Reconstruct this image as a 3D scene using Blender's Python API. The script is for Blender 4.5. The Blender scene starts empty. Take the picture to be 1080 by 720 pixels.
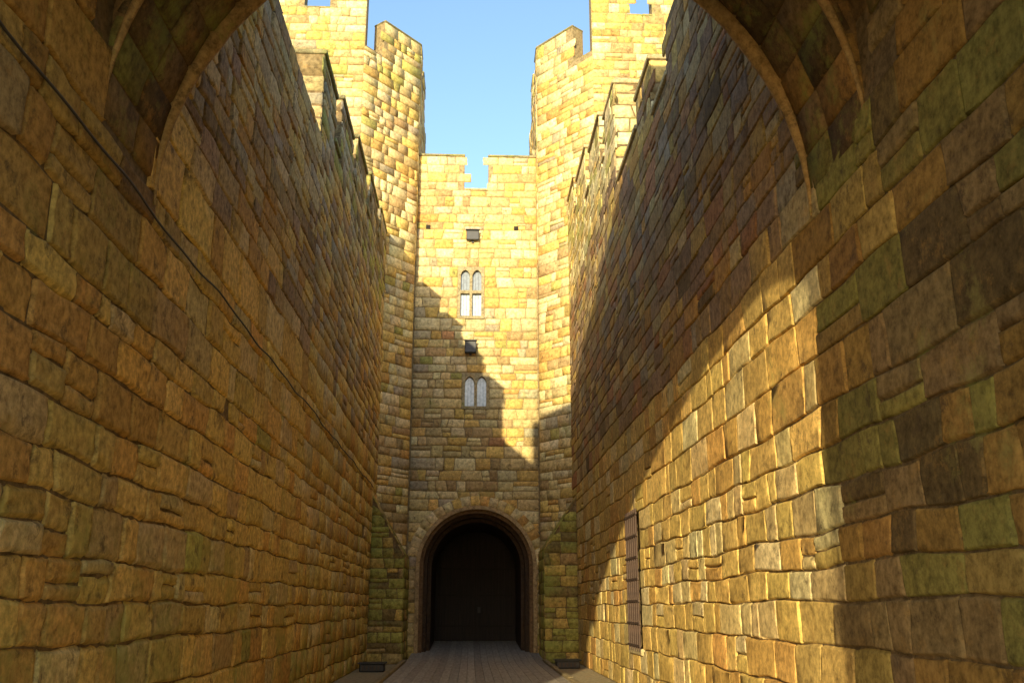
import bpy, math, random
import numpy as np
from mathutils import Vector
D=bpy.data
sc=bpy.context.scene
rng=np.random.RandomState(23); random.seed(7)

# ------------------------------------------------------------ helpers
def empty(name):
    e=D.objects.new(name,None); sc.collection.objects.link(e); return e
def mk(name,verts,faces,mat,parent=None,cols=None,smooth=False):
    me=D.meshes.new(name); me.from_pydata([tuple(map(float,v)) for v in verts],[],faces); me.update()
    if cols is not None:
        a=me.color_attributes.new("Col",'FLOAT_COLOR','POINT'); a.data.foreach_set("color",np.asarray(cols,dtype=np.float32).ravel())
    if smooth: me.polygons.foreach_set("use_smooth",[True]*len(me.polygons))
    me.materials.append(mat)
    o=D.objects.new(name,me); sc.collection.objects.link(o)
    if parent: o.parent=parent
    return o
def prism(name,pts,z0,z1,mat,parent=None):
    n=len(pts); v=[(p[0],p[1],z0) for p in pts]+[(p[0],p[1],z1) for p in pts]
    f=[[i,(i+1)%n,(i+1)%n+n,i+n] for i in range(n)]+[list(range(n))[::-1],list(range(n,2*n))]
    return mk(name,v,f,mat,parent)
def box(name,x0,x1,y0,y1,z0,z1,mat,parent=None,bev=0):
    o=prism(name,[(x0,y0),(x1,y0),(x1,y1),(x0,y1)],z0,z1,mat,parent)
    if bev:
        m=o.modifiers.new("b",'BEVEL'); m.width=bev; m.segments=2
    return o
def arch_slab(name,x0,x1,zt,f,y0,y1,mat,parent=None,n=36):
    V=[];F=[]
    for i in range(n+1):
        x=x0+(x1-x0)*(0.5-0.5*math.cos(math.pi*i/n)); zb=min(f(x),zt-.001)
        V+=[(x,y0,zb),(x,y1,zb),(x,y1,zt),(x,y0,zt)]
    for i in range(n):
        a=4*i;b=a+4
        for j in range(4): F.append([a+j,a+(j+1)%4,b+(j+1)%4,b+j])
    F.append([0,1,2,3]); F.append([4*n+3,4*n+2,4*n+1,4*n])
    return mk(name,V,F,mat,parent)

# ------------------------------------------------------------ materials
def newmat(name):
    m=D.materials.new(name); m.use_nodes=True; nt=m.node_tree
    return m,nt,nt.nodes,nt.links,nt.nodes["Principled BSDF"]
def noise(N,L,co,scale,detail=6,rough=.6):
    n=N.new("ShaderNodeTexNoise"); n.inputs["Scale"].default_value=scale; n.inputs["Detail"].default_value=detail
    n.inputs["Roughness"].default_value=rough; L.new(co,n.inputs["Vector"]); return n.outputs["Fac"]
def ramp(N,L,fac,a,b,ca=(0,0,0,1),cb=(1,1,1,1)):
    r=N.new("ShaderNodeValToRGB"); r.color_ramp.elements[0].position=a; r.color_ramp.elements[1].position=b
    r.color_ramp.elements[0].color=ca; r.color_ramp.elements[1].color=cb; L.new(fac,r.inputs[0]); return r.outputs[0]
def mix(N,L,mode,fac,a,b):
    m=N.new("ShaderNodeMix"); m.data_type='RGBA'; m.blend_type=mode
    if isinstance(fac,float): m.inputs[0].default_value=fac
    else: L.new(fac,m.inputs[0])
    for s,i in((a,6),(b,7)):
        if isinstance(s,tuple): m.inputs[i].default_value=s
        else: L.new(s,m.inputs[i])
    return m.outputs[2]
def stone_mat(name,base=None,moss=.35,mosscol=(.22,.24,.04,1),bump=.5,dark=.5,bdist=.012,stain=(.42,.22,.06,1),fine=.5,big=.0,n2s=11,mossband=None):
    m,nt,N,L,P=newmat(name)
    tc=N.new("ShaderNodeTexCoord"); co=tc.outputs["Object"]
    if base is None:
        at=N.new("ShaderNodeAttribute"); at.attribute_name="Col"; c=at.outputs["Color"]
    else:
        rgb=N.new("ShaderNodeRGB"); rgb.outputs[0].default_value=base; c=rgb.outputs[0]
    n1=noise(N,L,co,1.1,7,.76); n2=noise(N,L,co,n2s,7,.72)
    n5=noise(N,L,co,3.6,7,.8)
    lo=1-fine
    c=mix(N,L,'MULTIPLY',1.0,c,ramp(N,L,n2,.34,.62,(lo,lo*.95,lo*.86,1),(1.28,1.26,1.2,1)))
    c=mix(N,L,'MIX',ramp(N,L,n5,.28,.45,(.65,.65,.65,1),(0,0,0,1)),c,stain)
    mf=ramp(N,L,n1,.62-.2*moss,.76-.2*moss,(0,0,0,1),(.8,.8,.8,1))
    c=mix(N,L,'MIX',mf,c,mosscol)
    if mossband:   # algae growing from the wall foot
        sx=N.new("ShaderNodeSeparateXYZ"); L.new(co,sx.inputs[0])
        mr=N.new("ShaderNodeMapRange"); mr.inputs[1].default_value=mossband; mr.inputs[2].default_value=.2; mr.inputs[3].default_value=0; mr.inputs[4].default_value=.7
        L.new(sx.outputs[2],mr.inputs[0])
        mm=N.new("ShaderNodeMath"); mm.operation='MULTIPLY'; L.new(mr.outputs[0],mm.inputs[0]); L.new(ramp(N,L,n1,.46,.6),mm.inputs[1])
        c=mix(N,L,'MIX',mm.outputs[0],c,(.26,.28,.06,1))
    c=mix(N,L,'MIX',ramp(N,L,n5,.60-.12*dark,.70-.1*dark,(0,0,0,1),(.78,.78,.78,1)),c,(.085,.055,.028,1))
    c=mix(N,L,'MIX',ramp(N,L,n2,.24,.33,(.8,.8,.8,1),(0,0,0,1)),c,(.07,.045,.02,1))
    L.new(c,P.inputs["Base Color"]); P.inputs["Roughness"].default_value=.9
    P.inputs["Specular IOR Level"].default_value=.15
    b=N.new("ShaderNodeBump"); b.inputs["Strength"].default_value=bump; b.inputs["Distance"].default_value=bdist
    L.new(n2,b.inputs["Height"])
    if big:
        b0=N.new("ShaderNodeBump"); b0.inputs["Strength"].default_value=big; b0.inputs["Distance"].default_value=.05
        L.new(n5,b0.inputs["Height"]); L.new(b0.outputs[0],b.inputs["Normal"])
    L.new(b.outputs[0],P.inputs["Normal"])
    return m
M_wall=stone_mat("weathered_sandstone",moss=.22,mosscol=(.32,.27,.06,1),bump=.6,dark=.46,big=.22,mossband=3.2)
M_wallR=stone_mat("weathered_sandstone_lee",moss=.15,mosscol=(.34,.29,.08,1),bump=.45,dark=.34,big=.12,stain=(.46,.26,.07,1))
M_front=stone_mat("gatehouse_sandstone",moss=.30,mosscol=(.37,.33,.11,1),bump=.55,dark=.26,stain=(.42,.28,.12,1),fine=.45,n2s=9)
M_tun=stone_mat("tunnel_sandstone",moss=.55,mosscol=(.24,.26,.055,1),bump=.7,dark=.5,big=.25)
M_mort=stone_mat("mortar",base=(.17,.12,.06,1),moss=.2,bump=.4,dark=.3)
M_mortl=stone_mat("mortar_pale",base=(.28,.22,.12,1),moss=.2,bump=.4,dark=.1)
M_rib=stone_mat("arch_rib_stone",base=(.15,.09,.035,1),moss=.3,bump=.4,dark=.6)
M_ribm=stone_mat("rib_moulding_stone",base=(.34,.22,.085,1),moss=.2,bump=.4,dark=.4)
M_dress=stone_mat("dressed_stone",base=(.44,.36,.20,1),moss=.2,bump=.3,dark=.1)
M_cap=stone_mat("weathered_capping",base=(.24,.22,.12,1),moss=.6,bump=.5,dark=.5)
def simple(name,col,rough=.6,metal=0):
    m,nt,N,L,P=newmat(name)
    tc=N.new("ShaderNodeTexCoord"); n=noise(N,L,tc.outputs["Object"],9,4,.6)
    c=mix(N,L,'MULTIPLY',1.0,(*col,1),ramp(N,L,n,.3,.7,(.7,.7,.7,1),(1.2,1.2,1.2,1)))
    L.new(c,P.inputs["Base Color"]); P.inputs["Roughness"].default_value=rough; P.inputs["Metallic"].default_value=metal
    return m
M_black=simple("black_metal",(.02,.02,.022),.5)
M_rust=simple("rusted_iron",(.07,.04,.025),.7,.2)
M_void=simple("dark_recess",(.02,.015,.01),.95)
M_cable=simple("cable_sheath",(.04,.03,.02),.6)
M_glass=simple("leaded_glass_pale",(.40,.47,.53),.12)  # light reflected in the panes is put into this pale colour
M_glassd=simple("leaded_glass_dim",(.22,.25,.27),.12)
M_frame=stone_mat("window_frame_stone",base=(.32,.27,.16,1),moss=.1,bump=.3,dark=.2)
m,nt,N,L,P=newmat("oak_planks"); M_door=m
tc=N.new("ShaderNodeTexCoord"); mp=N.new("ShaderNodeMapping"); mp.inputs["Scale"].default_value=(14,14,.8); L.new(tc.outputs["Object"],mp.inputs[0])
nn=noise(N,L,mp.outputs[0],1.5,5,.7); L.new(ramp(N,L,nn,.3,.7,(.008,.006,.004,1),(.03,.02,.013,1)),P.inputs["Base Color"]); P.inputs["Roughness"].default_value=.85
m,nt,N,L,P=newmat("weathered_deck"); M_deck=m
tc=N.new("ShaderNodeTexCoord"); mp=N.new("ShaderNodeMapping"); mp.inputs["Scale"].default_value=(10,1.2,10); L.new(tc.outputs["Object"],mp.inputs[0])
at=N.new("ShaderNodeAttribute"); at.attribute_name="Col"
nn=noise(N,L,mp.outputs[0],1.5,5,.7); L.new(mix(N,L,'MULTIPLY',1.0,at.outputs["Color"],ramp(N,L,nn,.3,.7,(.6,.6,.6,1),(1.2,1.2,1.2,1))),P.inputs["Base Color"]); P.inputs["Roughness"].default_value=.75
M_ground=stone_mat("gravel_ground",base=(.34,.28,.17,1),moss=.2,bump=.6,dark=.2)

# ------------------------------------------------------------ stone colour zones (albedo; right wall also holds painted light and shade)
PAL=dict(gold=(.60,.41,.115),tan=(.54,.42,.20),orange=(.54,.30,.075),green=(.33,.32,.075),purple=(.29,.195,.13),grey=(.35,.31,.23),
         red=(.42,.19,.09),dark=(.15,.10,.05),pale=(.64,.55,.31),brown=(.35,.235,.11))
def pick(w,t=.3):
    k=list(w.keys()); p=np.array([w[i] for i in k],float); p/=p.sum()
    mean=sum(pi*np.array(PAL[i]) for pi,i in zip(p,k))
    c=np.array(PAL[k[rng.choice(len(k),p=p)]])*(1-t)+mean*t
    return np.clip(c*rng.uniform(.80,1.16)*(1+rng.uniform(-.04,.04,3)),.02,.75)
def col_left(x,y,z):
    if y<9: w=dict(gold=5,orange=4,green=.35,tan=1.2,brown=.8,dark=.15)
    elif z>6: w=dict(tan=2.6,gold=2.6,purple=1.6,grey=.8,brown=1.7,dark=.25,orange=1.2)
    else: w=dict(gold=6,tan=2.4,orange=2.6,green=.2,brown=.5)
    if z>10.8: w=dict(green=2,dark=2.2,grey=2,tan=1.5)
    c=pick(w)
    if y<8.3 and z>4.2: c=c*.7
    return c
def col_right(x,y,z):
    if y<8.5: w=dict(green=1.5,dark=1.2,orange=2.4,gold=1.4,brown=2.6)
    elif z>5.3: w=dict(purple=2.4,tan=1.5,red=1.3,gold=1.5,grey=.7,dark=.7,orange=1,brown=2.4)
    else: w=dict(gold=6,pale=1.5,tan=1.8,orange=2)  # light put into the colour: brighter stones where the sun patch falls
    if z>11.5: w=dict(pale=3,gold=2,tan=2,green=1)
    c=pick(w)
    if y<8.5: c=c*.68  # passage shade put into the stone colour, to mark the sun patch edge
    elif 5.3<z<11.5: c=c*.84  # shade above the sun patch put into the stone colour
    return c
def col_front(x,y,z): return pick(dict(gold=3.4,pale=3.6,tan=4,grey=.8,orange=1,brown=1.6,red=.12,green=.4 if z>4 else 1.0),.25)
def col_tower(x,y,z): return pick(dict(gold=3,pale=5,tan=3,grey=.5,brown=1.5,orange=.8,green=.2+(2.5 if z>19.5 else 0)),.25)
def col_butt(x,y,z): return pick(dict(green=5,dark=1.2,gold=1.4,brown=1.2))
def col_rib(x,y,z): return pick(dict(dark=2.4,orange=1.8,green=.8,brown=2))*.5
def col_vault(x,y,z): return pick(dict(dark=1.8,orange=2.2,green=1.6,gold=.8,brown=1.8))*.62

# ------------------------------------------------------------ stone-by-stone masonry
def courses(z0,z1,a,b):
    out=[z0]
    while out[-1]<z1-b*.6: out.append(out[-1]+rng.uniform(a,b))
    out[-1]=z1; return out
def stones(name,mapf,u0,u1,vs,mat,colf,parent=None,prof=None,holes=None,warp=None,lw=(.35,.9),res=2,gap=.007,
           prot=(.0,.014),wav=1.0,jit=.003,pit=.0,split=.1,e=.015,back=-.026,slant=.018,fine=False,ring=.022,worn=.002):
    V=[];F=[];C=[];base=0
    ph=rng.uniform(0,6.28,(len(vs),2)); am=rng.uniform(.3,1,(len(vs),2))
    am[0]=0; am[-1]=0
    def off(ci,u): return wav*(.024*am[ci,0]*np.sin(u*1.7+ph[ci,0])+.015*am[ci,1]*np.sin(u*4.9+ph[ci,1]))
    for ci in range(len(vs)-1):
        va,vb=vs[ci],vs[ci+1]; vm=(va+vb)/2
        ints=[(u0,u1)]
        if holes:
            for (ha,hb) in holes(vm):
                ni=[]
                for (a,b) in ints:
                    if hb<=a or ha>=b: ni.append((a,b)); continue
                    if ha-a>.06: ni.append((a,ha))
                    if b-hb>.06: ni.append((hb,b))
                ints=ni
        for (a,b) in ints:
            cuts=[a]; hfac=(vb-va)/.35
            while True:
                w=rng.uniform(*lw)*(0.6+.4*hfac)
                if cuts[-1]+w*1.5>b: break
                cuts.append(cuts[-1]+w)
            cuts.append(b)
            sl_=rng.normal(0,slant,len(cuts)); sl_[0]=0; sl_[-1]=0
            for i in range(len(cuts)-1):
                ua,ub=cuts[i],cuts[i+1]; um=(ua+ub)/2
                if prof and vm>prof(um): continue
                if rng.rand()<pit: continue
                parts=[(va,vb)]
                if rng.rand()<split and vb-va>.26:
                    q=va+(vb-va)*rng.uniform(.35,.65); parts=[(va,q),(q,vb)]
                for (pa,pb) in parts:
                    W=ub-ua-2*gap; H=pb-pa-2*gap
                    if W<.03 or H<.03: continue
                    ee=min(e*rng.uniform(.7,1.9),W*.3,H*.3)
                    def axis(l):
                        if fine and l>.16:
                            g=ee+ring
                            t=np.linspace(g,l-g,res+1); return np.concatenate([[0,ee],t,[l-ee,l]])
                        t=np.linspace(ee,l-ee,res+1); return np.concatenate([[0],t,[l]])
                    gu=axis(W); gv=axis(H); nu=len(gu); nv=len(gv)
                    U,Vv=np.meshgrid(gu,gv,indexing='ij')
                    pr=rng.uniform(*prot)
                    if fine and rng.rand()<.08: pr-=rng.uniform(.008,.016)   # eroded stone
                    Hh=np.full(U.shape,pr)+rng.normal(0,jit,U.shape)
                    tu,tv=rng.uniform(-.006,.006,2)
                    Hh+=tu*(U/W-.5)+tv*(Vv/H-.5)
                    U=U+rng.normal(0,jit*1.5,U.shape); Vv=Vv+rng.normal(0,jit*1.5,U.shape)
                    Hh[1,:]-=worn;Hh[-2,:]-=worn;Hh[:,1]-=worn;Hh[:,-2]-=worn
                    for (i0,j0,su,sv) in((0,0,1,1),(0,-1,1,-1),(-1,0,-1,1),(-1,-1,-1,-1)):
                        r=rng.uniform(.1,1.1)*ee
                        U[i0,j0]+=su*r; Vv[i0,j0]+=sv*r
                    if fine and rng.rand()<.4:   # knocked-off corner
                        i0,j0=[(1,1),(1,-2),(-2,1),(-2,-2)][rng.randint(4)]
                        Hh[i0,j0]-=rng.uniform(.006,.02)
                    Hh[0,:]=back;Hh[-1,:]=back;Hh[:,0]=back;Hh[:,-1]=back
                    tU=U/max(W,.01); tV=(Vv+gap+pa-va)/(vb-va)
                    U=U+ua+gap+((1-tU)*sl_[i]+tU*sl_[i+1])*(tV*2-1); Vv=Vv+pa+gap
                    U=np.clip(U,u0,u1)
                    if wav: Vv=Vv+(1-tV)*off(ci,U)+tV*off(ci+1,U)
                    if warp: U,Vv=warp(U,Vv)
                    pts=mapf(U.ravel(),Vv.ravel(),Hh.ravel())
                    V.append(pts)
                    c=colf(*pts.mean(0)); C.append(np.tile(np.append(c,1),(len(pts),1)))
                    for x in range(nu-1):
                        for y in range(nv-1):
                            k=base+x*nv+y; F.append((k,k+nv,k+nv+1,k+1))
                    base+=nu*nv
    V=np.concatenate(V);C=np.concatenate(C)
    p0=mapf(np.array([(u0+u1)/2]),np.array([(vs[0]+vs[-1])/2]),np.array([0.]))[0]
    p1=mapf(np.array([(u0+u1)/2]),np.array([(vs[0]+vs[-1])/2]),np.array([.1]))[0]
    pu=mapf(np.array([(u0+u1)/2+.1]),np.array([(vs[0]+vs[-1])/2]),np.array([0.]))[0]
    pv=mapf(np.array([(u0+u1)/2]),np.array([(vs[0]+vs[-1])/2+.1]),np.array([0.]))[0]
    if np.dot(np.cross(pu-p0,pv-p0),p1-p0)<0: F=[q[::-1] for q in F]
    return mk(name,V,F,mat,parent,C,True)
def st(*a): return np.stack(a,1)
BK=.024

XL=-3.0; XR=3.24
# ------------------------------------------------------------ flank walls
def profile(segs,first):
    def f(y):
        for (a,b,z) in segs:
            if a<=y<b: return z-.12
        return first(y)
    return f
segL=[(8.3,16.8,10.5),(16.8,18.6,12.2),(18.6,19.4,11.2),(19.4,21.4,12.7),(21.4,22.2,11.8),(22.2,24.4,13.2),(24.4,25.2,12.3),(25.2,27.6,13.6),(27.6,28.3,12.8),(28.3,30.5,13.9)]
segR=[(8.3,14.2,11.3),(14.2,15.6,10.3),(15.6,17.2,11.5),(17.2,19.8,10.9),(19.8,21.6,13.5),(21.6,22.4,12.5),(22.4,24.6,14.1),(24.6,25.4,13.1),(25.4,27.8,14.7),(27.8,28.5,13.9),(28.5,30.6,15.2)]
near=lambda y: 6.2 if y<6.7 else 5.5
WL=empty("curtain_wall"); WR=empty("curtain_wall.001")
vsL=courses(0,6,.26,.50)+courses(6,14,.24,.40)[1:]; vsR=courses(0,6,.26,.50)+courses(6,15.4,.24,.40)[1:]
for (nm,a,b,res) in(("masonry_near",4.0,17.0,3),("masonry_far",17.0,30.45,2)):
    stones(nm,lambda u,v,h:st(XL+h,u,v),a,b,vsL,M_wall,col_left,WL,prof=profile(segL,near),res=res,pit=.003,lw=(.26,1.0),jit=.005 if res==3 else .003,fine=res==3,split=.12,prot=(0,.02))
G=(18.45,19.75,.85,3.4)
hol=lambda z:[(G[0],G[1])] if G[2]-.12<z<G[3]+.12 else []
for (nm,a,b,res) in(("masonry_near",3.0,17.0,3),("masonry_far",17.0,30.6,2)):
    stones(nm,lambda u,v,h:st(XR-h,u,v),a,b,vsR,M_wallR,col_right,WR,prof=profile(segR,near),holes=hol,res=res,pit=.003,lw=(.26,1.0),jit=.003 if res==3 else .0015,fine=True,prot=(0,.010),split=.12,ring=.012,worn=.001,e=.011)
for segs,W,s,X in((segL,WL,-1,XL),(segR,WR,1,XR)):
    prev=None
    for (a,b,z) in segs:
        x0,x1=sorted((X+s*BK,X+s*1.3))
        if s==1 and a<=G[0]<b:
            box("core",x0,x1,a,G[0],0,z,M_mort,W); box("core",x0,x1,G[1],b,0,z,M_mort,W)
            box("core",x0,x1,G[0],G[1],0,G[2],M_mort,W); box("core",x0,x1,G[0],G[1],G[3],z,M_mort,W)
            box("window_recess",X+.45,X+.6,G[0],G[1],G[2],G[3],M_void,W)
        else: box("core",x0,x1,a,b,0,z,M_mort,W)
        if prev is not None and z>prev+.3:
            stones("merlon_end",lambda u,v,h,a=a:st(X+s*u,a-h-.002,v),.0,1.3,courses(prev,z,.26,.36),M_wall if s<0 else M_front,col_left if s<0 else col_tower,W,res=2,wav=0)
        cx0,cx1=sorted((X-s*.035,X+s*1.33))
        if prev is not None and a>14:
            box("capping",cx0,cx1,a-.04,b,z,z+.11,M_cap if s<0 else M_dress,W,.035)
        prev=z
box("core_near",XL-.9,XL-BK,4.0,8.29,0,9.3,M_mort,WL)
box("core_near",XR+BK,XR+.9,2.0,8.29,0,9.3,M_mort,WR)

# ------------------------------------------------------------ barbican (vaulted gate passage the camera stands in)
B=empty("barbican_gate")
cx=(XL+XR)/2; R=(XR-XL)/2; CZ=5.42; ZT=9.4
def circ(r,cz): return lambda x: cz+math.sqrt(max(0,r*r-(x-cx)**2))
arch_slab("inner_rib_body",XL-.03,XR+.03,ZT-.01,circ(R+.025,CZ),7.0,8.28,M_rib,B)
arch_slab("rib_step_body",XL-.03,XR+.03,ZT-.02,circ(R+.13,CZ+.2),6.7,6.998,M_rib,B)
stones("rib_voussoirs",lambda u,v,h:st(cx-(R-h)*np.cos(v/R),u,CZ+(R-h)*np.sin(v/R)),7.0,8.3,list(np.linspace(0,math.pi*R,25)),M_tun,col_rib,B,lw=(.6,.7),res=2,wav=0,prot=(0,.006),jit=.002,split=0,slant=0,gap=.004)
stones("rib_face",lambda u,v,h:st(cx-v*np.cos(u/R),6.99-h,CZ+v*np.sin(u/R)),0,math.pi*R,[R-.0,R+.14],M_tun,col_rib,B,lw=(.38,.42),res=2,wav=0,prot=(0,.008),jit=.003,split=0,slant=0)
def roll(name,yc,r0,rad,d0):
    V=[];F=[];na=72;nr=10
    for i in range(na+1):
        t=math.radians(d0)+(math.pi-math.radians(2*d0))*i/na
        rr=rad*min(1,.12+5*min(i,na-i)/na)*random.uniform(.95,1.03)
        for j in range(nr):
            q=2*math.pi*j/nr; r_=r0+rr*math.cos(q); V.append((cx-r_*math.cos(t),yc+rr*math.sin(q),CZ+r_*math.sin(t)))
    for i in range(na):
        for j in range(nr): F.append((i*nr+j,i*nr+(j+1)%nr,(i+1)*nr+(j+1)%nr,(i+1)*nr+j))
    mk(name,V,F,M_ribm,B,smooth=True)
roll("rib_roll_moulding",8.3,R-.01,.10,-4)
roll("rib_roll_moulding",7.0,R+.02,.06,-2)
va,vb=R,2.75; VZ=6.3
arch_slab("vault_body",XL-.03,XR+.03,ZT-.03,lambda x:VZ+(vb+.025)*math.sqrt(max(0,1-((x-cx)/(va+.025))**2)),2.0,6.698,M_mort,B)
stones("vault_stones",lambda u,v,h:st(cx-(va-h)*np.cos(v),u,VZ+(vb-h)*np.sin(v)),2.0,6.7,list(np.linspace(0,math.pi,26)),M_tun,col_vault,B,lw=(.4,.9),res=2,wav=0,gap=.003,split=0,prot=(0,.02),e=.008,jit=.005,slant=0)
box("unseen_outer_jamb",1.48,7,1.0,2.0,0,ZT-.01,M_dress,B,.03)  # unseen side of the outer gate, set off-centre to shape the sun patch
box("unseen_outer_jamb",-7,-3.95,1.0,4.0,0,ZT-.01,M_dress,B,.03)  # unseen; stands back so sun reaches the far right wall
oc=(-3.95+1.48)/2; oa=(1.48+3.95)/2
arch_slab("unseen_outer_arch",-3.95,1.48,ZT-.01,lambda x:5.85+1.75*math.sqrt(max(0,1-((x-oc)/oa)**2)),1.0,1.998,M_dress,B)  # unseen; curve shaped for the top edge of the sun patch
box("sun_gap_ceiling",-3.96,XL-.02,2.0,3.99,8.0,ZT-.02,M_dress,B)  # roof of an added, unseen recess that lets sun past the left wall
box("upper_storey",-4.3,7.2,1.0,8.3,ZT,13.0,M_dress,B)  # unseen; height and left edge set for where its shadow falls
box("flank_mass",-4.3,XL-.92,4.01,8.3,0,ZT-.01,M_mort,B)
box("flank_mass",XR+.92,7.2,2.01,8.3,0,ZT-.01,M_mort,B)

# ------------------------------------------------------------ inner gatehouse
GH=empty("castle_gatehouse")
YG=32.0; gx0,gx1=-2.07,2.27; gc=.2; gr=1.98; gs=2.88
wins=[(-.56,.38,11.40,13.32),(-.36,.58,8.16,9.42)]
def gh_holes(z):
    o=[]
    for (a,b,c,d) in wins:
        if c<z<d: o.append((a,b))
    if z<gs: o.append((gc-gr,gc+gr))
    elif z<gs+gr:
        w=math.sqrt(gr*gr-(z-gs)**2); 
        o.append((gc-w+.1,gc+w-.1))
    return o
def gh_warp(U,V):
    d=np.sqrt((U-gc)**2+(V-gs)**2); m=(d<gr)&(V>gs)
    s=np.where(m,gr/np.maximum(d,.01),1)
    return np.where(m,gc+(U-gc)*s,U),np.where(m,gs+(V-gs)*s,V)
gprof=lambda x: 16.25 if -.38<x<.5 else 17.6
vg=courses(0,8.16,.25,.42)+courses(8.16,9.42,.28,.36)[1:]+courses(9.42,11.4,.25,.4)[1:]+courses(11.4,13.32,.25,.4)[1:]+courses(13.32,16.3,.25,.4)[1:]+courses(16.3,17.65,.3,.4)[1:]
stones("front_masonry",lambda u,v,h:st(u,YG-h,v),gx0,gx1,vg,M_front,col_front,GH,prof=gprof,holes=gh_holes,warp=gh_warp,res=3,wav=.5,prot=(0,.022),lw=(.24,.8),split=.1,gap=.009)
bf=YG+.022
arc=lambda x: gs+math.sqrt(max(0,gr*gr-(x-gc)**2))
arch_slab("front_core",gc-gr,gc+gr,8.15,arc,bf,YG+1.0,M_mortl,GH)
box("core_side",gx0-.1,gc-gr-.001,bf,YG+1.0,0,8.15,M_mortl,GH); box("core_side",gc+gr+.001,gx1+.1,bf,YG+1.0,0,8.15,M_mortl,GH)
zz=8.15
for (a,b,c,d) in [wins[1],wins[0]]:
    if c>zz+.02: box("core_band",gx0-.1,gx1+.1,bf,YG+1.0,zz,c,M_mortl,GH)
    box("core_band",gx0-.1,a,bf,YG+1.0,c,d,M_mortl,GH); box("core_band",b,gx1+.1,bf,YG+1.0,c,d,M_mortl,GH)
    box("window_back",a,b,YG+.3,YG+1.0,c,d,M_void,GH)
    zz=d
box("core_band",gx0-.1,gx1+.1,bf,YG+1.0,zz,16.3,M_mortl,GH)
box("parapet_merlon",gx0,-.38,bf,YG+.6,16.3,17.65,M_mortl,GH); box("parapet_merlon",.5,gx1,bf,YG+.6,16.3,17.65,M_mortl,GH)
box("merlon_coping",gx0,-.36,YG-.03,YG+.62,17.65,17.74,M_cap,GH,.03); box("merlon_coping",.48,gx1,YG-.03,YG+.62,17.65,17.74,M_cap,GH,.03)
box("crenel_sill",-.37,.49,YG-.03,YG+.62,16.3,16.38,M_dress,GH,.02)
box("gatehouse_mass",gx0-.1,gx1+.1,YG+1.0,40,6.2,16.1,M_mortl,GH)
stones("arch_voussoirs",lambda u,v,h:st(gc-v*np.cos(u/2),YG-.03-h,gs+v*np.sin(u/2)),0,math.pi*2,[1.98,2.32],M_front,col_front,GH,lw=(.26,.32),res=2,wav=0,prot=(0,.01),jit=.003,split=0,slant=0)
def ring(name,r0,r1,y0,y1,mat,zs=gs,par=GH,n=40,c=gc):
    V=[];F=[]
    pr=[]
    for r in(r0,r1):
        pts=[(c-r,0.0)]+[(c-r*math.cos(math.pi*i/n),zs+r*math.sin(math.pi*i/n)) for i in range(n+1)]+[(c+r,0.0)]
        pr.append(pts)
    k=len(pr[0])
    for (x,z) in pr[0]: V.append((x,y0,z))
    for (x,z) in pr[1]: V.append((x,y0,z))
    for (x,z) in pr[0]: V.append((x,y1,z))
    for (x,z) in pr[1]: V.append((x,y1,z))
    for i in range(k-1):
        F.append((i,i+1,k+i+1,k+i)); F.append((2*k+i,3*k+i,3*k+i+1,2*k+i+1))
        F.append((i,2*k+i,2*k+i+1,i+1)); F.append((k+i,k+i+1,3*k+i+1,3*k+i))
    return mk(name,V,F,mat,par)
M_mould=stone_mat("arch_moulding",base=(.38,.27,.14,1),moss=.1,bump=.25,dark=.3)
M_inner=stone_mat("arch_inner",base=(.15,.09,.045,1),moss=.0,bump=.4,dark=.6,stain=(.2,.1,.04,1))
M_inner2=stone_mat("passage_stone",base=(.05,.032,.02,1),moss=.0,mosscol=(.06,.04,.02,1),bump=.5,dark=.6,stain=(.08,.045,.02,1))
ring("arch_hood_moulding",1.86,1.98,YG-.13,YG+.25,M_mould)
ring("arch_order_outer",1.74,1.859,YG+.02,YG+.5,M_inner)
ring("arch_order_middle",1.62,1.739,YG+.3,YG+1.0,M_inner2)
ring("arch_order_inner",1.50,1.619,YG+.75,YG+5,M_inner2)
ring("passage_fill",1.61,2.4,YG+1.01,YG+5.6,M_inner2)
dz=.35; yd=YG+4.6
for s in(-1,1):
    for i in range(7):
        x0=gc+s*(.02+i*.212); x1=gc+s*(.02+(i+1)*.212-.008); xa,xb=sorted((x0,x1))
        zt=gs+math.sqrt(max(.01,1.5**2-(max(abs(xa-gc),abs(xb-gc)))**2))
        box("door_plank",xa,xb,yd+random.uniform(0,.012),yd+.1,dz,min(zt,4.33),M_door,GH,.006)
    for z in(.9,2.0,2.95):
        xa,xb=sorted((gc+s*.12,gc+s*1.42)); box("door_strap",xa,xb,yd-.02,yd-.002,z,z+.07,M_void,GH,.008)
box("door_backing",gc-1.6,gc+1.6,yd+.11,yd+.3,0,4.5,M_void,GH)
box("door_ring_plate",gc+.08,gc+.2,yd-.04,yd-.004,1.4,1.6,M_black,GH,.01)
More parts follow.
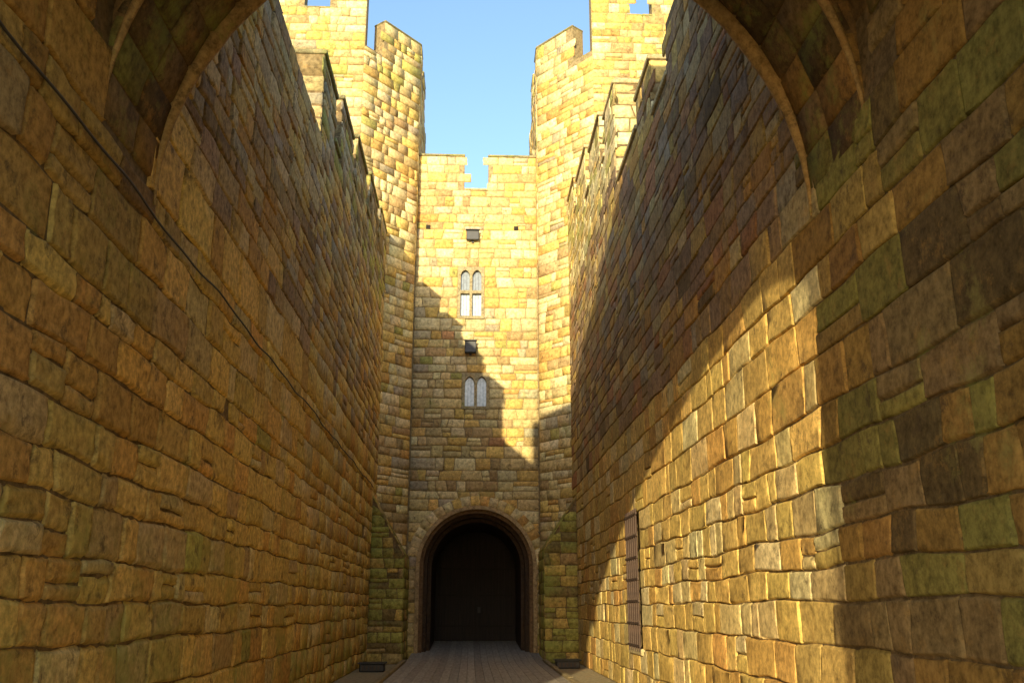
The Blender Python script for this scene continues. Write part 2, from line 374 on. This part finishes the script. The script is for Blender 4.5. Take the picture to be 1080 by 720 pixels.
def win(cxw,hw,z0,zt,rise,tr=None,nm="window"):
    y0,y1=YG-.012,YG+.2
    lights=[(cxw-hw+.10,cxw-.05),(cxw+.05,cxw+hw-.10)]
    zspr=zt-.12-rise
    for (a,b) in lights:
        m_=(a+b)/2; w=(b-a)/2
        f=lambda x,m_=m_,w=w: zspr+rise*math.sqrt(max(0,1-(abs(x-m_)/w)**1.6))
        arch_slab(nm+"_head",a,b,zt,f,y0,y1,M_frame,GH,14)
        box(nm+"_glass",a-.02,b+.02,YG+.13,YG+.15,z0+.08,tr if tr else zspr+rise+.02,M_glass,GH)
        if tr: box(nm+"_glass_upper",a-.02,b+.02,YG+.13,YG+.15,tr+.001,zspr+rise+.02,M_glassd,GH)
        for k in range(1,3):
            xx=a+(b-a)*k/3; box(nm+"_lead",xx-.004,xx+.004,YG+.12,YG+.128,z0+.1,zspr+rise*.7,M_black,GH)
    box(nm+"_jamb",cxw-hw,cxw-hw+.10,y0-.001,y1,z0+.08,zt+.001,M_frame,GH); box(nm+"_jamb",cxw+hw-.10,cxw+hw,y0-.001,y1,z0+.08,zt+.001,M_frame,GH)
    box(nm+"_mullion",cxw-.05,cxw+.05,y0+.01,y1,z0+.08,zt+.002,M_frame,GH,.01)
    box(nm+"_sill",cxw-hw,cxw+hw,YG-.05,y1,z0-.03,z0+.08,M_frame,GH,.015)
    if tr: box(nm+"_transom",cxw-hw+.09,cxw+hw-.09,y0+.013,y1,tr-.06,tr+.06,M_frame,GH,.01)
win(-.09,.47,11.40,13.32,.22,tr=12.38,nm="upper_window")
win(.11,.47,8.16,9.42,.26,nm="lower_window")
for x in(-1.66,1.52): box("putlog_hole_patch",x-.08,x+.08,YG-.032,YG,14.74,14.90,M_void,GH,.01)  # solid block on the wall face; a hole's inner shade as near-black colour

def floodlamp(name,x,y,z,w,h,d):
    e=empty(name)
    box("housing",x-w/2,x+w/2,y-d,y-.06,z-h/2,z+h/2,M_black,e,.025)
    box("visor",x-w/2-.02,x+w/2+.02,y-d-.08,y-d+.05,z+h/2-.01,z+h/2+.02,M_black,e,.005)
    box("wall_bracket",x-.04,x+.04,y-.07,y-.02,z-h/2-.06,z+h/2+.06,M_black,e)
floodlamp("wall_floodlight",-.08,YG,10.3,.40,.42,.25)
floodlamp("wall_floodlight.001",-.05,YG,14.47,.46,.36,.2)

# ------------------------------------------------------------ towers
def tower(name,pts,sgn):
    T=empty(name)
    c=np.mean(pts,0)
    inn=[tuple(c+(np.array(p)-c)*.993) for p in pts]
    prism("tower_core",inn,0,20.6,M_mortl,T)
    def face(p,q,z0,z1,prof=None,nm="face_masonry",res=2):
        p=np.array(p,float);q=np.array(q,float);L_=np.linalg.norm(q-p);d=(q-p)/L_
        n=np.array([d[1],-d[0]]); 
        if np.dot(n,(p+q)/2-c)<0:n=-n
        stones(nm,lambda u,v,h:st(p[0]+d[0]*u+n[0]*h,p[1]+d[1]*u+n[1]*h,v),0,L_,courses(z0,z1,.26,.42),M_front,col_tower,T,prof=prof,res=res,wav=.5,lw=(.26,.8),gap=.008,prot=(0,.018))
        return p,d,n,L_
    def merl(p,d,n,a,b,z0,z1,th=.55):
        o=-.022*n
        q=[p+d*a+o,p+d*b+o,p+d*b-n*th,p+d*a-n*th]
        prism("merlon_core",[tuple(x) for x in q],z0,z1,M_mortl,T)
        o=.02*n
        q=[p+d*(a-.02)+o,p+d*(b+.02)+o,p+d*(b+.02)-n*(th+.03),p+d*(a-.02)-n*(th+.03)]
        k=prism("merlon_coping",[tuple(x) for x in q],z1,z1+.09,M_cap,T); m=k.modifiers.new("b",'BEVEL'); m.width=.03
    p,d,n,L_=face(pts[1],pts[0],0,22.0,lambda u: 20.55 if u<.95 else 21.95,res=2)
    merl(p,d,n,.95,L_,20.6,22.0)
    def fp(u):
        return 23.35 if (u<1.3 or (2.2<u)) else 22.0
    p,d,n,L_=face(pts[1],pts[2],7,23.4,fp)
    merl(p,d,n,0,1.3,20.6,23.4); merl(p,d,n,1.3,2.2,20.6,22.0); merl(p,d,n,2.2,L_,20.6,23.4)
    p,d,n,L_=face(pts[0],pts[-1],13.5,22.0,lambda u: 21.95 if (u<1.0 or 1.9<u<3.2) else 20.7)
    merl(p,d,n,0.01,1.0,20.6,22.0); merl(p,d,n,1.9,3.2,20.6,22.0)
    return T
ptsL=[(-2.07,31.6),(-3.9,29.4),(-7.6,29.4),(-9.4,31.6),(-9.4,36),(-7.6,38),(-3.9,38),(-2.07,36)]
ptsR=[(2.27,31.6),(4.1,29.4),(7.8,29.4),(9.6,31.6),(9.6,36),(7.8,38),(4.1,38),(2.27,36)]
tower("octagonal_tower",ptsL,-1); tower("octagonal_tower.001",ptsR,1)

def buttress(name,xo,xi,y0,y1,zo,zi):
    Bt=empty(name)
    s=1 if xi>xo else -1
    V=[];k=.022
    pf=[(xo,0),(xi-s*k,0),(xi-s*k,zi-k),(xo,zo-k)]
    for y in(y0+k,y1): V+=[(x,y,z) for x,z in pf]
    mk("core",V,[(0,1,2,3),(7,6,5,4),(0,4,5,1),(1,5,6,2),(2,6,7,3),(3,7,4,0)],M_mort,Bt)
    w=abs(xi-xo)
    top=lambda u: zo+(zi-zo)*u/w
    def wp(U,V_):
        return U,np.minimum(V_,zo+(zi-zo)*U/w)
    stones("front_stones",lambda u,v,h:st(xo+s*u,y0-h,v),0,w,courses(0,zo,.27,.36),M_tun,col_butt,Bt,prof=lambda u:top(u)+.05,warp=wp,wav=0,lw=(.3,.6),res=2)
    stones("side_stones",lambda u,v,h:st(xi+s*h,y0+u,v),0,y1-y0,courses(0,zi,.27,.36),M_tun,col_butt,Bt,wav=0,lw=(.3,.6),res=2)
    sl=math.hypot(w,zo-zi); nx,nz=(zo-zi)/sl,w/sl
    stones("sloping_cap",lambda u,v,h:st(xi-s*(w*v/sl)+s*nx*h,y0+u,zi+(zo-zi)*v/sl+nz*h),-.03,y1-y0,courses(0,sl,.3,.4),M_tun,col_butt,Bt,wav=0,lw=(.4,.7),res=2)
buttress("spur_buttress",XL-.0,-1.98,29.2,31.75,4.9,3.1)
buttress("spur_buttress.001",XR+.0,2.22,29.3,31.75,4.9,3.3)

# ------------------------------------------------------------ grille window
Gr=empty("barred_window")
for i in range(6):
    y=G[0]+.06+(G[1]-G[0]-.12)*i/5
    bpy.ops.mesh.primitive_cylinder_add(radius=.022,depth=G[3]-G[2]+.1,vertices=10,location=(XR-.05,y,(G[2]+G[3])/2)); o=bpy.context.object; o.name="bar"; o.data.materials.append(M_rust); o.parent=Gr
for i in range(7):
    z=G[2]+.05+(G[3]-G[2]-.1)*i/6
    box("cross_bar",XR-.075,XR-.045,G[0]-.04,G[1]+.04,z-.02,z+.02,M_rust,Gr)
box("sill",XR-.05,XR+.4,G[0]-.05,G[1]+.05,G[2]-.12,G[2]-.0,M_dress,Gr,.02)

# ------------------------------------------------------------ cable
cu=D.curves.new("electric_cable",'CURVE'); cu.dimensions='3D'; cu.bevel_depth=.011
sp=cu.splines.new('POLY'); P_=[]
y=4.1
while y<29: P_.append((XL+.04,y,5.12+.02*math.sin(y*1.9)+.012*math.sin(y*4.3)-.03*abs(math.sin(y*.55)))); y+=.25
sp.points.add(len(P_)-1)
for q,p in zip(sp.points,P_): q.co=(*p,1)
o=D.objects.new("electric_cable",cu); sc.collection.objects.link(o); cu.materials.append(M_cable)

# ------------------------------------------------------------ ground and deck
Rg=600
mk("ground",[(-Rg,-Rg,0),(Rg,-Rg,0),(Rg,Rg,0),(-Rg,Rg,0)],[(0,1,2,3)],M_ground)
V=[];F=[];C=[]
x=-1.85
while x<2.15:
    w=.2
    c=np.array(random.choice([(.36,.30,.22),(.33,.27,.20),(.38,.32,.24),(.34,.29,.22)]))*random.uniform(.9,1.1)
    zt=random.uniform(.052,.056)
    k=len(V)
    for yy,zz in((-3,0),(29,0),(36.58,.354)):
        V+=[(x,yy,zz+zt-.03),(x+.004,yy,zz+zt),(x+w-.005,yy,zz+zt),(x+w-.002,yy,zz+zt-.03)]
        C+=[(*c,1)]*4
    for j in(0,4):
        for q in range(3): F.append((k+j+q,k+j+q+1,k+j+q+5,k+j+q+4))
    x+=w
mk("plank_bridge_deck",V,F,M_deck,None,C)
K=empty("kerb_stone_edging")
for xx in(-1.98,2.17):
    y=9
    while y<29:
        l=random.uniform(.7,1.2); box("kerb",xx,xx+.12,y,y+l-.015,0,.12+random.uniform(-.01,.01),M_mortl,K,.015); y+=l
def gbox(name,x,y):
    e=empty(name)
    box("housing",x-.32,x+.32,y-.22,y+.22,0,.2,M_black,e,.03); box("lid",x-.36,x+.36,y-.26,y+.26,.2,.235,M_black,e,.01)
    for i in range(5): box("vent",x-.25+.1*i,x-.2+.1*i,y-.232,y-.218,.05,.15,M_rust,e)
gbox("ground_floodlight_box",-2.5,26.0); gbox("ground_floodlight_box.001",2.68,27.2)

# ------------------------------------------------------------ light
az=math.radians(15); k=.215
d=Vector((math.sin(az),math.cos(az),-k))
el=math.atan(k)
sl=D.lights.new("sun",'SUN'); sl.energy=7.5; sl.angle=math.radians(.5); sl.color=(1,.86,.55)
so=D.objects.new("sun",sl); sc.collection.objects.link(so); so.rotation_euler=d.to_track_quat('-Z','Y').to_euler(); so.location=(-5,-20,20)
w=D.worlds.new("World"); sc.world=w; w.use_nodes=True; N=w.node_tree.nodes; L=w.node_tree.links
sky=N.new("ShaderNodeTexSky"); sky.sky_type='NISHITA'; sky.sun_disc=False; sky.sun_elevation=el; sky.sun_rotation=math.radians(195)
sky.ozone_density=2.0
L.new(sky.outputs[0],N["Background"].inputs[0]); N["Background"].inputs[1].default_value=.42
sc.view_settings.view_transform='Standard'; sc.view_settings.look='None'; sc.view_settings.exposure=0

cam=D.cameras.new("camera"); co=D.objects.new("camera",cam); sc.collection.objects.link(co)
co.location=(0,0,1.6); co.rotation_euler=(math.radians(90+15.64),0,math.radians(-2.45))
cam.sensor_width=36; cam.lens=33.33; cam.clip_start=.05; cam.clip_end=2000
sc.camera=co
